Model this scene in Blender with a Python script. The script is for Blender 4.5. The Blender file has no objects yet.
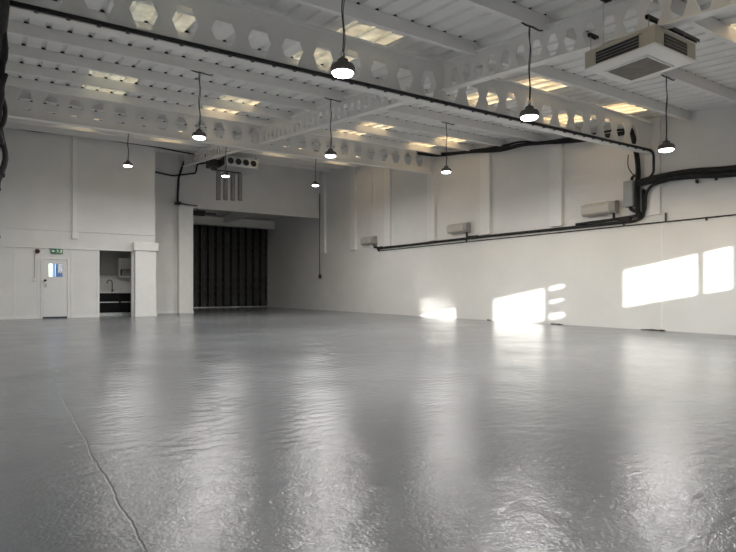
import bpy, bmesh, math, random
from mathutils import Vector, Matrix
random.seed(7)
R = math.radians
scene = bpy.context.scene
col = scene.collection

# ---------------------------------------------------------------- camera, sky, sun, exposure
cam_data = bpy.data.cameras.new('camera')
cam_data.sensor_width = 36.0
cam_data.lens = 553.0 / 736.0 * 36.0
cam_data.shift_y = 14.7 / 736.0
cam_data.clip_start = 0.02
cam_data.clip_end = 400
cam = bpy.data.objects.new('camera', cam_data)
cam.location = (0, 0, 0.95)
cam.rotation_euler = (R(90), 0, R(-33.35))
col.objects.link(cam)
scene.camera = cam

world = bpy.data.worlds.new('sky')
scene.world = world
world.use_nodes = True
wn = world.node_tree
wn.nodes.clear()
w_out = wn.nodes.new('ShaderNodeOutputWorld')
w_bg = wn.nodes.new('ShaderNodeBackground')
w_sky = wn.nodes.new('ShaderNodeTexSky')
w_sky.sky_type = 'NISHITA'
w_sky.sun_disc = False
w_sky.sun_elevation = R(14)
w_sky.sun_rotation = R(216)
w_sky.air_density = 1.0
w_sky.dust_density = 2.0
w_bg.inputs['Strength'].default_value = 0.3
w_mul = wn.nodes.new('ShaderNodeMix')
w_mul.data_type = 'RGBA'; w_mul.blend_type = 'MULTIPLY'
w_mul.inputs['Factor'].default_value = 1.0
w_mul.inputs['B'].default_value = (.84, .95, 1.10, 1)     # clear, cool daylight
wn.links.new(w_sky.outputs['Color'], w_mul.inputs['A'])
wn.links.new(w_mul.outputs['Result'], w_bg.inputs['Color'])
wn.links.new(w_bg.outputs['Background'], w_out.inputs['Surface'])

SUN_DIR = Vector((1.0, 1.38, -0.2484)).normalized()
sun_data = bpy.data.lights.new('sun', 'SUN')
sun_data.energy = 6.2
sun_data.angle = R(0.53)
sun_data.color = (1.0, 0.945, 0.86)
sun = bpy.data.objects.new('sun', sun_data)
sun.rotation_euler = SUN_DIR.to_track_quat('-Z', 'Y').to_euler()
sun.location = (-6, -8, 8)
col.objects.link(sun)

LAMP_GLOW = 6.0
LAMP_WATTS = 31.0
scene.cycles.sample_clamp_indirect = 0.0
scene.cycles.blur_glossy = 0.1      # keep the sun's glint off the floor on the wall
vs = scene.view_settings
vs.view_transform = 'Standard'
vs.look = 'None'
vs.gamma = 1.0
vs.use_curve_mapping = False
vs.exposure = 1.65

# ---------------------------------------------------------------- helpers
class MB:
    """collects shapes in world coordinates, then links them as ONE mesh object"""
    def __init__(s):
        s.v = []; s.f = []; s.sm = []
    def add(s, vs_, fs, smooth=False):
        b = len(s.v)
        s.v += [tuple(p) for p in vs_]
        s.f += [tuple(i + b for i in f) for f in fs]
        s.sm += [smooth] * len(fs)
        return s
    def box(s, x0, x1, y0, y1, z0, z1, fn=None):
        p = [(x0,y0,z0),(x1,y0,z0),(x1,y1,z0),(x0,y1,z0),(x0,y0,z1),(x1,y0,z1),(x1,y1,z1),(x0,y1,z1)]
        if fn: p = [fn(*q) for q in p]
        return s.add(p, [(3,2,1,0),(4,5,6,7),(0,1,5,4),(1,2,6,5),(2,3,7,6),(3,0,4,7)])
    def cbox(s, x0, x1, y0, y1, z0, z1, c=0.01):
        """box with every edge chamfered by c"""
        bm = bmesh.new()
        r = bmesh.ops.create_cube(bm, size=1)
        for q in bm.verts:
            q.co = Vector((x0 + (q.co.x+.5)*(x1-x0), y0 + (q.co.y+.5)*(y1-y0), z0 + (q.co.z+.5)*(z1-z0)))
        bmesh.ops.bevel(bm, geom=list(bm.edges), offset=c, segments=2, affect='EDGES', profile=.5)
        bm.verts.index_update()
        s.add([q.co for q in bm.verts], [[q.index for q in f.verts] for f in bm.faces])
        bm.free()
        return s
    def prism(s, pts, fa, fb):
        """polygon pts (2-D) mapped by fa (front) and fb (back)"""
        n = len(pts)
        vs_ = [fa(*p) for p in pts] + [fb(*p) for p in pts]
        fs = [tuple(range(n)), tuple(range(2*n-1, n-1, -1))]
        fs += [(i, (i+1) % n, n + (i+1) % n, n + i) for i in range(n)]
        return s.add(vs_, fs)
    def tube(s, path, r, seg=8, closed_ends=True, smooth=True):
        P = [Vector(p) for p in path]
        rr = r if isinstance(r, (list, tuple)) else [r]*len(P)
        T = []
        for i in range(len(P)):
            a = P[max(i-1,0)]; b = P[min(i+1,len(P)-1)]
            T.append((b-a).normalized())
        up = Vector((0,0,1)) if abs(T[0].z) < .9 else Vector((1,0,0))
        n = (up - T[0]*up.dot(T[0])).normalized()
        vs_ = []
        for i in range(len(P)):
            n = (n - T[i]*n.dot(T[i]))
            n = n.normalized() if n.length > 1e-6 else T[i].orthogonal().normalized()
            b = T[i].cross(n)
            for k in range(seg):
                an = 2*math.pi*k/seg
                vs_.append(P[i] + (n*math.cos(an) + b*math.sin(an))*rr[i])
        fs = []
        for i in range(len(P)-1):
            for k in range(seg):
                fs.append((i*seg+k, i*seg+(k+1)%seg, (i+1)*seg+(k+1)%seg, (i+1)*seg+k))
        s.add(vs_, fs, smooth)
        if closed_ends:
            b0 = len(s.v) - len(vs_)
            s.f.append(tuple(b0+k for k in range(seg-1,-1,-1))); s.sm.append(False)
            s.f.append(tuple(b0+(len(P)-1)*seg+k for k in range(seg))); s.sm.append(False)
        return s
    def lathe(s, prof, c, seg=24, axis='z', smooth=True):
        """prof = [(radius, height)], closed at both ends"""
        vs_ = []
        for (r, h) in prof:
            for k in range(seg):
                a = 2*math.pi*k/seg
                if axis == 'z': vs_.append((c[0]+r*math.cos(a), c[1]+r*math.sin(a), c[2]+h))
                elif axis == 'y': vs_.append((c[0]+r*math.cos(a), c[1]+h, c[2]+r*math.sin(a)))
                else: vs_.append((c[0]+h, c[1]+r*math.cos(a), c[2]+r*math.sin(a)))
        fs = []
        for i in range(len(prof)-1):
            for k in range(seg):
                fs.append((i*seg+k, i*seg+(k+1)%seg, (i+1)*seg+(k+1)%seg, (i+1)*seg+k))
        s.add(vs_, fs, smooth)
        b0 = len(s.v)-len(vs_)
        s.f.append(tuple(b0+k for k in range(seg-1,-1,-1))); s.sm.append(False)
        s.f.append(tuple(b0+(len(prof)-1)*seg+k for k in range(seg))); s.sm.append(False)
        return s
    def build(s, name, mat, parent=None, origin=None, label=None):
        me = bpy.data.meshes.new(name)
        if parent is not None: o0 = wloc(parent)
        elif origin is not None: o0 = Vector(origin)
        else:
            xs = [p[0] for p in s.v]; ys = [p[1] for p in s.v]; zs = [p[2] for p in s.v]
            o0 = Vector(((min(xs)+max(xs))/2, (min(ys)+max(ys))/2, min(zs)))
        me.from_pydata([(p[0]-o0.x, p[1]-o0.y, p[2]-o0.z) for p in s.v], [], s.f)
        me.update()
        bm = bmesh.new(); bm.from_mesh(me)
        bmesh.ops.recalc_face_normals(bm, faces=bm.faces)
        bm.to_mesh(me); bm.free()
        for p, q in zip(me.polygons, s.sm): p.use_smooth = q
        me.materials.append(mat)
        o = bpy.data.objects.new(name, me)
        col.objects.link(o)
        if parent is not None: o.parent = parent
        else: o.location = o0
        if label: o['label'] = label
        return o

def wloc(o):
    l = Vector(o.location)
    while o.parent is not None:
        o = o.parent; l += Vector(o.location)
    return l
def tag(o, label, cat, group=None):
    o['label'] = label; o['category'] = cat
    if group: o['group'] = group
    return o
def thing(name, label, cat, loc, group=None):
    o = bpy.data.objects.new(name, None)
    o.empty_display_size = .1
    o.location = loc
    col.objects.link(o)
    return tag(o, label, cat, group)
def struct(o):
    o['kind'] = 'structure'
    return o
def copy_tree(o, parent=None):
    c = o.copy(); col.objects.link(c)
    if parent is not None: c.parent = parent
    for ch in list(o.children): copy_tree(ch, c)
    return c
def smooth_path(P, n=6):
    """Catmull-Rom through the points"""
    P = [Vector(p) for p in P]; out = []
    for i in range(len(P)-1):
        p0 = P[max(i-1,0)]; p1 = P[i]; p2 = P[i+1]; p3 = P[min(i+2,len(P)-1)]
        for k in range(n):
            t = k/n
            out.append(.5*((2*p1) + (p2-p0)*t + (2*p0-5*p1+4*p2-p3)*t*t + (3*p1-p0-3*p2+p3)*t**3))
    out.append(P[-1])
    return out
def elbow_path(P, r=.06, n=4):
    """straight runs with rounded corners"""
    P = [Vector(p) for p in P]; out = [P[0]]
    for i in range(1, len(P)-1):
        a = (P[i-1]-P[i]); b = (P[i+1]-P[i])
        q = min(r, a.length*.45, b.length*.45)
        A = P[i]+a.normalized()*q; B = P[i]+b.normalized()*q
        for k in range(n+1):
            t = k/n
            out.append(A*(1-t)**2 + P[i]*2*t*(1-t) + B*t*t)
    out.append(P[-1])
    return out

# ---------------------------------------------------------------- materials
def mat_base(name, color, rough=.5, metal=0.0, spec=.5):
    m = bpy.data.materials.new(name); m.use_nodes = True
    b = m.node_tree.nodes['Principled BSDF']
    b.inputs['Base Color'].default_value = (*color, 1)
    b.inputs['Roughness'].default_value = rough
    b.inputs['Metallic'].default_value = metal
    b.inputs['Specular IOR Level'].default_value = spec
    return m
def N(m, t, **kw):
    n = m.node_tree.nodes.new(t)
    for k, v_ in kw.items(): setattr(n, k, v_)
    return n
def L(m, a, b): m.node_tree.links.new(a, b)
def ramp(m, fac, stops):
    r = N(m, 'ShaderNodeValToRGB')
    e = r.color_ramp.elements
    e[0].position, e[0].color = stops[0][0], (*stops[0][1], 1)
    e[1].position, e[1].color = stops[1][0], (*stops[1][1], 1)
    for p, c in stops[2:]:
        q = e.new(p); q.color = (*c, 1)
    L(m, fac, r.inputs['Fac'])
    return r
def mottled(name, c0, c1, rough=.5, scale=3.0, bump=.05, bscale=40, metal=0.0, spec=.5, bdist=.01):
    m = mat_base(name, c0, rough, metal, spec)
    b = m.node_tree.nodes['Principled BSDF']
    tc = N(m, 'ShaderNodeTexCoord')
    n1 = N(m, 'ShaderNodeTexNoise'); n1.inputs['Scale'].default_value = scale; n1.inputs['Detail'].default_value = 6
    L(m, tc.outputs['Object'], n1.inputs['Vector'])
    r = ramp(m, n1.outputs['Fac'], [(.3, c0), (.7, c1)])
    L(m, r.outputs['Color'], b.inputs['Base Color'])
    if bump:
        n2 = N(m, 'ShaderNodeTexNoise'); n2.inputs['Scale'].default_value = bscale; n2.inputs['Detail'].default_value = 3
        L(m, tc.outputs['Object'], n2.inputs['Vector'])
        bp = N(m, 'ShaderNodeBump'); bp.inputs['Strength'].default_value = bump; bp.inputs['Distance'].default_value = bdist
        L(m, n2.outputs['Fac'], bp.inputs['Height'])
        L(m, bp.outputs['Normal'], b.inputs['Normal'])
    return m

M = {}
M['wall'] = mottled('white_wall_paint', (.70,.70,.695), (.76,.76,.755), .6, 1.2, .12, 9)
M['steel_white'] = mottled('white_gloss_steel_paint', (.77,.765,.75), (.81,.805,.79), .42, 2.0, .1, 30)
M['deck'] = mottled('pale_grey_roof_sheet', (.77,.77,.76), (.82,.82,.81), .5, 2.5, .06, 12)
M['trim'] = mottled('white_trim_paint', (.76,.76,.75), (.80,.80,.79), .4, 4, .03, 30)
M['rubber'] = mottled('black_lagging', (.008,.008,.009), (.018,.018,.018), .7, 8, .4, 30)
M['black'] = mottled('black_plastic', (.012,.012,.013), (.02,.02,.02), .45, 10, .05, 60)
M['dark_metal'] = mottled('dark_grey_metal', (.05,.05,.05), (.08,.078,.075), .45, 12, .05, 60, .6)
M['galv'] = mottled('galvanised_steel', (.42,.43,.43), (.58,.59,.59), .38, 9, .05, 40, .85)
M['silver'] = mottled('pale_silver_sheet', (.66,.67,.67), (.74,.75,.75), .35, 6, .03, 40, .5)
M['duct'] = mottled('grey_flexible_duct', (.22,.22,.21), (.34,.34,.33), .5, 14, .2, 50, .4)
M['ac_white'] = mottled('white_air_unit_plastic', (.74,.73,.70), (.78,.77,.74), .4, 3, .02, 50)
M['ac_taupe'] = mottled('taupe_air_unit_casing', (.40,.375,.32), (.45,.42,.36), .5, 4, .03, 50)
M['ac_mesh'] = mottled('brown_grey_intake_mesh', (.16,.145,.125), (.22,.20,.175), .7, 9, .4, 220)
M['split'] = mottled('aged_cream_plastic', (.50,.475,.43), (.55,.525,.475), .45, 3, .02, 50)
M['split_grey'] = mottled('grey_plastic_cover', (.33,.32,.30), (.38,.365,.34), .5, 5, .05, 50)
M['grey_box'] = mottled('grey_isolator_enclosure', (.30,.32,.32), (.36,.375,.37), .5, 5, .03, 50)
M['door'] = mottled('white_door_paint', (.72,.72,.72), (.76,.76,.76), .4, 2, .02, 30)
M['kick'] = mottled('dark_blue_grey_threshold', (.03,.045,.07), (.05,.065,.09), .5, 10, .05, 40)
M['cab_black'] = mottled('black_gloss_cabinet_front', (.004,.004,.0045), (.007,.007,.0075), .5, 6, .01, 40, 0, .12)
M['worktop'] = mottled('pale_worktop', (.62,.60,.57), (.70,.68,.65), .35, 12, .02, 80)
M['cab_white'] = mottled('off_white_wall_cabinet', (.60,.60,.58), (.65,.65,.63), .4, 4, .02, 50)
M['gate'] = mottled('dark_green_grey_shutter_steel', (.036,.038,.038), (.055,.058,.057), .5, 8, .1, 40, .2)
M['lattice'] = mottled('worn_lattice_steel', (.055,.055,.053), (.085,.083,.078), .45, 15, .1, 60, .4)
M['green'] = mottled('exit_sign_green', (.01,.16,.06), (.015,.2,.075), .4, 8, .01, 40)
M['sign_white'] = mottled('exit_sign_white', (.80,.82,.80), (.85,.86,.85), .4, 8, .01, 40)
M['alarm'] = mottled('dark_red_sounder', (.035,.006,.006), (.05,.009,.008), .4, 8, .02, 40)
M['blue'] = mottled('blue_painted_fence', (.03,.075,.20), (.04,.09,.24), .6, 3, .05, 20)
M['kit'] = mottled('grey_kitchen_wall_paint', (.33,.33,.32), (.37,.37,.36), .6, 2, .05, 20)
M['ground'] = mottled('yard_tarmac', (.10,.10,.095), (.14,.14,.135), .9, 2, .2, 30)
M['bulk'] = mottled('outer_brick_render', (.30,.26,.22), (.36,.32,.27), .8, 2, .1, 20)
M['debris'] = mottled('dark_debris', (.03,.028,.025), (.06,.055,.05), .8, 20, .3, 60)

def lit(name, color, strength):
    m = bpy.data.materials.new(name); m.use_nodes = True
    nt = m.node_tree; nt.nodes.clear()
    o = nt.nodes.new('ShaderNodeOutputMaterial'); e = nt.nodes.new('ShaderNodeEmission')
    e.inputs['Color'].default_value = (*color, 1); e.inputs['Strength'].default_value = strength
    nt.links.new(e.outputs[0], o.inputs[0])
    return m
M['lamp_body'] = mottled('brown_grey_lamp_casting', (.09,.085,.08), (.13,.122,.115), .45, 12, .05, 60, .3)
M['glow'] = lit('lit_lamp_lens', (1.0, .995, .985), LAMP_GLOW)

def clear_glass(name):
    m = bpy.data.materials.new(name); m.use_nodes = True
    nt = m.node_tree; nt.nodes.clear()
    o = nt.nodes.new('ShaderNodeOutputMaterial')
    t = nt.nodes.new('ShaderNodeBsdfTransparent'); t.inputs['Color'].default_value = (.95,.97,.97,1)
    g = nt.nodes.new('ShaderNodeBsdfGlossy'); g.inputs['Roughness'].default_value = .02
    x = nt.nodes.new('ShaderNodeMixShader'); x.inputs[0].default_value = .06
    nt.links.new(t.outputs[0], x.inputs[1]); nt.links.new(g.outputs[0], x.inputs[2]); nt.links.new(x.outputs[0], o.inputs[0])
    return m
M['glass'] = clear_glass('clear_glazing')

def rooflight_mat():
    m = bpy.data.materials.new('translucent_rooflight_sheet'); m.use_nodes = True
    nt = m.node_tree; nt.nodes.clear()
    o = nt.nodes.new('ShaderNodeOutputMaterial')
    tc = nt.nodes.new('ShaderNodeTexCoord')
    n = nt.nodes.new('ShaderNodeTexNoise'); n.inputs['Scale'].default_value = 5; n.inputs['Detail'].default_value = 5
    nt.links.new(tc.outputs['Object'], n.inputs['Vector'])
    r = nt.nodes.new('ShaderNodeValToRGB')
    r.color_ramp.elements[0].position = .3; r.color_ramp.elements[0].color = (.62,.50,.35,1)
    r.color_ramp.elements[1].position = .7; r.color_ramp.elements[1].color = (.88,.75,.55,1)
    nt.links.new(n.outputs['Fac'], r.inputs['Fac'])
    t = nt.nodes.new('ShaderNodeBsdfTranslucent'); d = nt.nodes.new('ShaderNodeBsdfDiffuse')
    nt.links.new(r.outputs['Color'], t.inputs['Color']); d.inputs['Color'].default_value = (.6,.57,.5,1)
    x = nt.nodes.new('ShaderNodeMixShader'); x.inputs[0].default_value = .8
    nt.links.new(d.outputs[0], x.inputs[1]); nt.links.new(t.outputs[0], x.inputs[2]); nt.links.new(x.outputs[0], o.inputs[0])
    return m
M['rooflight'] = rooflight_mat()

def block_mat():
    """white painted blockwork: faint courses, in the plane of the long side wall"""
    m = mottled('white_painted_blockwork', (.70,.70,.695), (.75,.75,.745), .5, 1.0, 0)
    b = m.node_tree.nodes['Principled BSDF']
    tc = N(m, 'ShaderNodeTexCoord'); sp = N(m, 'ShaderNodeSeparateXYZ'); cb = N(m, 'ShaderNodeCombineXYZ')
    L(m, tc.outputs['Object'], sp.inputs[0]); L(m, sp.outputs['Y'], cb.inputs['X']); L(m, sp.outputs['Z'], cb.inputs['Y'])
    br = N(m, 'ShaderNodeTexBrick')
    br.inputs['Scale'].default_value = 1.0; br.inputs['Brick Width'].default_value = .45; br.inputs['Row Height'].default_value = .225
    br.inputs['Mortar Size'].default_value = .008; br.inputs['Mortar Smooth'].default_value = .5
    L(m, cb.outputs[0], br.inputs['Vector'])
    nz = N(m, 'ShaderNodeTexNoise'); nz.inputs['Scale'].default_value = 14; nz.inputs['Detail'].default_value = 4
    L(m, tc.outputs['Object'], nz.inputs['Vector'])
    mx = N(m, 'ShaderNodeMath', operation='MULTIPLY_ADD')
    L(m, nz.outputs['Fac'], mx.inputs[0]); mx.inputs[1].default_value = .5; L(m, br.outputs['Fac'], mx.inputs[2])
    bp = N(m, 'ShaderNodeBump'); bp.invert = True
    bp.inputs['Strength'].default_value = .35; bp.inputs['Distance'].default_value = .008
    L(m, mx.outputs[0], bp.inputs['Height']); L(m, bp.outputs['Normal'], b.inputs['Normal'])
    return m
M['block'] = block_mat()

def floor_mat():
    m = mat_base('grey_gloss_floor_paint', (.2,.2,.2), .25, 0, .32)
    b = m.node_tree.nodes['Principled BSDF']
    tc = N(m, 'ShaderNodeTexCoord')
    def noise(scale, detail=5, sx=1, sy=1, rough=.55, dist=0.0):
        mp = N(m, 'ShaderNodeMapping'); mp.inputs['Scale'].default_value = (sx, sy, 1)
        L(m, tc.outputs['Object'], mp.inputs['Vector'])
        n = N(m, 'ShaderNodeTexNoise'); n.inputs['Scale'].default_value = scale; n.inputs['Detail'].default_value = detail
        n.inputs['Roughness'].default_value = rough; n.inputs['Distortion'].default_value = dist
        L(m, mp.outputs[0], n.inputs['Vector'])
        return n.outputs['Fac']
    big = noise(.45, 4, 1, 1.3, .5)
    c = ramp(m, big, [(.28, (.168,.174,.183)), (.72, (.200,.207,.217))])
    # seam in the slab along the hall at x = 0.43, wandering a little
    sp = N(m, 'ShaderNodeSeparateXYZ'); L(m, tc.outputs['Object'], sp.inputs[0])
    def seam(x0, wid, amp):
        w = noise(1.6, 7, .2, 1, .65)
        a = N(m, 'ShaderNodeMath', operation='MULTIPLY_ADD'); L(m, w, a.inputs[0]); a.inputs[1].default_value = amp; a.inputs[2].default_value = x0 - amp*.5
        d = N(m, 'ShaderNodeMath', operation='SUBTRACT'); L(m, sp.outputs['X'], d.inputs[0]); L(m, a.outputs[0], d.inputs[1])
        ab = N(m, 'ShaderNodeMath', operation='ABSOLUTE'); L(m, d.outputs[0], ab.inputs[0])
        r = N(m, 'ShaderNodeMapRange'); r.interpolation_type = 'SMOOTHSTEP'
        L(m, ab.outputs[0], r.inputs['Value'])
        r.inputs['From Min'].default_value = 0; r.inputs['From Max'].default_value = wid
        r.inputs['To Min'].default_value = 1; r.inputs['To Max'].default_value = 0
        return r.outputs[0]
    s1 = seam(.43, .008, .09); s2 = seam(4.1, .03, .2)
    mx = N(m, 'ShaderNodeMix'); mx.data_type = 'RGBA'
    mm = N(m, 'ShaderNodeMath', operation='MULTIPLY'); L(m, s1, mm.inputs[0]); mm.inputs[1].default_value = .45
    L(m, mm.outputs[0], mx.inputs['Factor']); L(m, c.outputs['Color'], mx.inputs['A']); mx.inputs['B'].default_value = (.09,.09,.09,1)
    L(m, mx.outputs['Result'], b.inputs['Base Color'])
    rr = ramp(m, noise(1.1, 5, 1, 1, .6), [(.3, (.15,)*3), (.7, (.24,)*3)])
    L(m, rr.outputs['Color'], b.inputs['Roughness'])
    # bump: trowel waves + roller stipple - seams
    fine = noise(55, 3); mid = noise(7, 4, 1, 1.6, .5); wide = noise(1.3, 2)
    a1 = N(m, 'ShaderNodeMath', operation='MULTIPLY'); L(m, fine, a1.inputs[0]); a1.inputs[1].default_value = .0045
    a2 = N(m, 'ShaderNodeMath', operation='MULTIPLY_ADD'); L(m, mid, a2.inputs[0]); a2.inputs[1].default_value = .0105; L(m, a1.outputs[0], a2.inputs[2])
    a3 = N(m, 'ShaderNodeMath', operation='MULTIPLY_ADD'); L(m, wide, a3.inputs[0]); a3.inputs[1].default_value = .012; L(m, a2.outputs[0], a3.inputs[2])
    a4 = N(m, 'ShaderNodeMath', operation='MULTIPLY_ADD'); L(m, s1, a4.inputs[0]); a4.inputs[1].default_value = -.0025; L(m, a3.outputs[0], a4.inputs[2])
    a5 = N(m, 'ShaderNodeMath', operation='MULTIPLY_ADD'); L(m, s2, a5.inputs[0]); a5.inputs[1].default_value = -.002; L(m, a4.outputs[0], a5.inputs[2])
    bp = N(m, 'ShaderNodeBump'); bp.inputs['Strength'].default_value = .6; bp.inputs['Distance'].default_value = 1.0
    L(m, a5.outputs[0], bp.inputs['Height']); L(m, bp.outputs['Normal'], b.inputs['Normal'])
    return m
M['floor'] = floor_mat()

# ---------------------------------------------------------------- dimensions of the hall
XL, XR = -.35, 13.0            # side walls
YF, YP, YB, YG = -1.0, 21.8, 23.9, 30.9   # front wall, partition, back wall, back of the loading bay
def zd(x, y): return 4.95 + .012*x + .1085*(y - 7.35)      # underside of the sloping roof sheet
YA, YBm = 7.35, 15.5           # the two cross beams
XS = 6.35                      # the long beam

# ---------------------------------------------------------------- shell
struct(MB().box(XL-.3, XR+.3, YF-.3, YG+.3, -.15, 0).build('floor', M['floor'], origin=(0,0,0)))
g = MB().box(-90, 90, -90, 120, -.4, -.16).build('ground', M['ground'], origin=(0,0,-.2)); struct(g)

# long right-hand wall: blockwork below, plain above, with piers
struct(MB().box(XR, XR+.25, YF-.25, YG+.25, -.1, 2.72).box(XR+.03, XR+.25, YF-.25, YG+.25, 2.72, 7.3).build('wall_right', M['block'], origin=(XR, 0, 0)))
struct(MB().box(XL-.25, XL, YF-.25, YB+.25, -.1, 7.0).build('wall_left', M['wall'], origin=(XL,0,0)))
k = 0
for y in (2.0, 4.63, 7.33, 10.07, 12.80, 15.5, 18.25, 20.9, 23.68):
    k += 1
    w, dpt = (.2, .08) if abs(y-7.33) > .01 else (.19, .035)
    struct(MB().box(XR-dpt, XR+.05, y-w, y+w, 2.765, zd(XR, y-w)).build('trim_%d' % k, M['trim']))
k += 1
struct(MB().box(XR-.03, XR+.05, 19.42, 19.60, 2.765, zd(XR, 19.42)).build('trim_%d' % k, M['wall']))
k += 1     # narrow upright bead on the lower wall below the near beam
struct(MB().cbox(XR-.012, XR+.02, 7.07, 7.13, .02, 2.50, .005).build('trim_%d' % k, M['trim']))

# front wall behind the camera: high strip windows that throw the sun patches on the side wall
HEAD, SILL = 3.10, 2.19
wins = [(.48, 1.862), (3.18, 4.587), (4.73, 5.08), (6.37, 7.645), (7.758, 8.169)]
OX0, OX1, OZ0, OZ1 = .0, 8.7, 2.0, 3.3
mb = MB()
mb.box(XL-.25, XR+.25, YF-.25, YF, -.1, OZ0); mb.box(XL-.25, XR+.25, YF-.25, YF, OZ1, 4.3)
mb.box(XL-.25, OX0, YF-.25, YF, OZ0, OZ1); mb.box(OX1, XR+.25, YF-.25, YF, OZ0, OZ1)
struct(mb.build('wall_front', M['wall'], origin=(0,YF,0)))
for i, (a, b) in enumerate(wins):
    f = MB()
    yw0, yw1 = YF-.095, YF-.065
    l = OX0 if i == 0 else (wins[i-1][1]+a)/2
    r = OX1 if i == len(wins)-1 else (wins[i+1][0]+b)/2
    f.box(l, r, yw0, yw1, OZ0, SILL); f.box(l, r, yw0, yw1, HEAD, OZ1)
    f.box(l, a, yw0, yw1, SILL, HEAD); f.box(b, r, yw0, yw1, SILL, HEAD)
    if b - a < .4:
        f.box(a, b, yw0, yw1, SILL+.13, SILL+.46); f.box(a, b, yw0, yw1, SILL+.51, HEAD-.09)
    w = struct(f.build('window_%d' % (i+1), M['trim']))
    MB().box(a, b, YF-.082, YF-.078, SILL, HEAD).build('pane', M['glass'], w)
    p = bpy.data.lights.new('window_daylight', 'AREA'); p.shape = 'RECTANGLE'; p.size = b-a; p.size_y = HEAD-SILL
    p.cycles.is_portal = True
    po = bpy.data.objects.new('window_daylight', p); po.location = ((a+b)/2, YF-.26, (HEAD+SILL)/2); po.rotation_euler = (R(90), 0, 0)
    col.objects.link(po)

# roof sheet: pans .315 m wide between narrow raised ribs running up the slope
PITCH, X0R = .315, .30
lights = [(4, 7), (13, 16), (26, 29), (35, 38)]
rows = [(1.4, 3.75), (7.0, 9.25), (12.55, 15.0), (18.0, 20.4)]
def cell_profile(k, last):
    xk = X0R + PITCH*k
    p = [(xk-.045, 0), (xk-.022, .042), (xk+.022, .042), (xk+.045, 0), (xk+PITCH-.045, 0)]
    if last: p += [(xk+PITCH-.022, .042), (xk+PITCH+.022, .042), (xk+PITCH+.045, 0)]
    return p
def sheet(mb_, prof, y0, y1, th=.012):
    n = len(prof)
    vs_ = []
    for y in (y0, y1):
        for (x, h) in prof: vs_.append((x, y, zd(x, y)+h))
        for (x, h) in prof: vs_.append((x, y, zd(x, y)+h+th))
    fs = []
    for i in range(n-1):
        fs.append((i, i+1, 2*n+i+1, 2*n+i)); fs.append((n+i, 3*n+i, 3*n+i+1, n+i+1))
    fs += [(0, 2*n, 3*n, n), (n-1, 2*n-1, 4*n-1, 3*n-1)]
    for b in (0, 2*n):
        for i in range(n-1): fs.append((b+i, b+n+i, b+n+i+1, b+i+1))
    mb_.add(vs_, fs)
deck = MB()
for kk in range(-2, 41):
    lit_col = any(a <= kk < b for a, b in lights)
    y = YF-.2
    for (a, b) in (rows if lit_col else []):
        sheet(deck, cell_profile(kk, False), y, a); y = b
    sheet(deck, cell_profile(kk, kk == 40), y, YB+.2)
struct(deck.build('ceiling', M['deck'], origin=(0,0,4.5)))
side = ['over the left edge of the hall', 'left of the long centre beam', 'right of the long centre beam', 'beside the right-hand wall']
dist = ['near the front wall', 'over the near cross beam', 'just before the far cross beam', 'beyond the far cross beam']
for i, (a, b) in enumerate(lights):
    for j, (y0, y1) in enumerate(rows):
        m_ = MB()
        prof = []
        for q in range(a, b): prof += cell_profile(q, False)
        sheet(m_, prof, y0, y1, .006)
        if j == 0 and i != 2 : pass
        tag(m_.build('rooflight', M['rooflight']), 'translucent rooflight %s, %s' % (side[i], dist[j]), 'skylight', 'translucent rooflights in the sloping roof')

# partition with door and kitchen opening
PX1 = 4.75
mb = MB()
def pbox(x0, x1, z0, z1, y0=YP, y1=YP+.12): mb.box(x0, x1, y0, y1, z0, z1)
pbox(XL, 1.04, 0, 2.42); pbox(1.90, 2.85, 0, 2.42); pbox(3.92, PX1, 0, 2.42); pbox(1.04, 1.90, 2.08, 2.42)
pbox(XL, PX1, 2.42, 3.02, YP-.02, YP+.12)
mb.box(XL, PX1, YP, YP+.12, 3.02, 6.6)
mb.box(PX1-.12, PX1, YP+.12, YB, 0, 6.7)
struct(mb.build('wall_partition', M['wall'], origin=(0, YP, 0)))
struct(MB().box(2.38, 2.48, YP+.12, YB, 0, 2.6).build('wall_kitchen', M['wall']))
struct(MB().box(XL, PX1-.12, YP+.12, YB, 2.6, 2.7).build('ceiling_kitchen', M['wall']))
k += 1; struct(MB().box(XL, PX1+.015, YP-.06, YP+.01, 3.015, 3.04).build('trim_%d' % k, M['trim']))
k += 1; struct(MB().box(XL, 3.95, YP-.05, YP+.01, 2.395, 2.425).build('trim_%d' % k, M['trim']))
# cover strips over the board joints
for xx in (.30, .98, 1.97, 2.80):
    k += 1; struct(MB().box(xx-.025, xx+.025, YP-.016, YP+.005, .1, 2.395).build('trim_%d' % k, M['trim']))
# boxed pier with a cap beside the kitchen opening
k += 1
struct(MB().box(4.0, 4.52, YP-.30, YP, 0, 2.42).box(4.52, 4.73, YP-.24, YP, 0, 2.42).cbox(3.94, 4.79, YP-.36, YP, 2.42, 2.72, .012).build('trim_%d' % k, M['trim']))
# upright boxed trunking on the upper wall
k += 1
struct(MB().box(1.99, 2.13, YP-.09, YP, 2.96, 6.42).cbox(1.97, 2.17, YP-.11, YP, 2.76, 2.96, .01).build('trim_%d' % k, M['trim']))
# skirtings
mb = MB()
for a, b in ((XL, 1.0), (1.95, 2.85)): mb.box(a, b, YP-.02, YP, 0, .11)
mb.box(3.98, 4.75, YP-.32, YP-.30, 0, .11)
struct(mb.build('baseboard_partition', M['trim']))

# back wall with the wide loading-bay opening
HX = 6.68; HZ = 4.52
mb = MB()
mb.box(PX1, 6.1, YB, YB+.25, 0, 3.0); mb.box(PX1, 6.1, YB+.04, YB+.25, 3.0, 7.2)
mb.box(6.1, XR, YB, YB+.25, HZ, 7.2)
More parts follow.
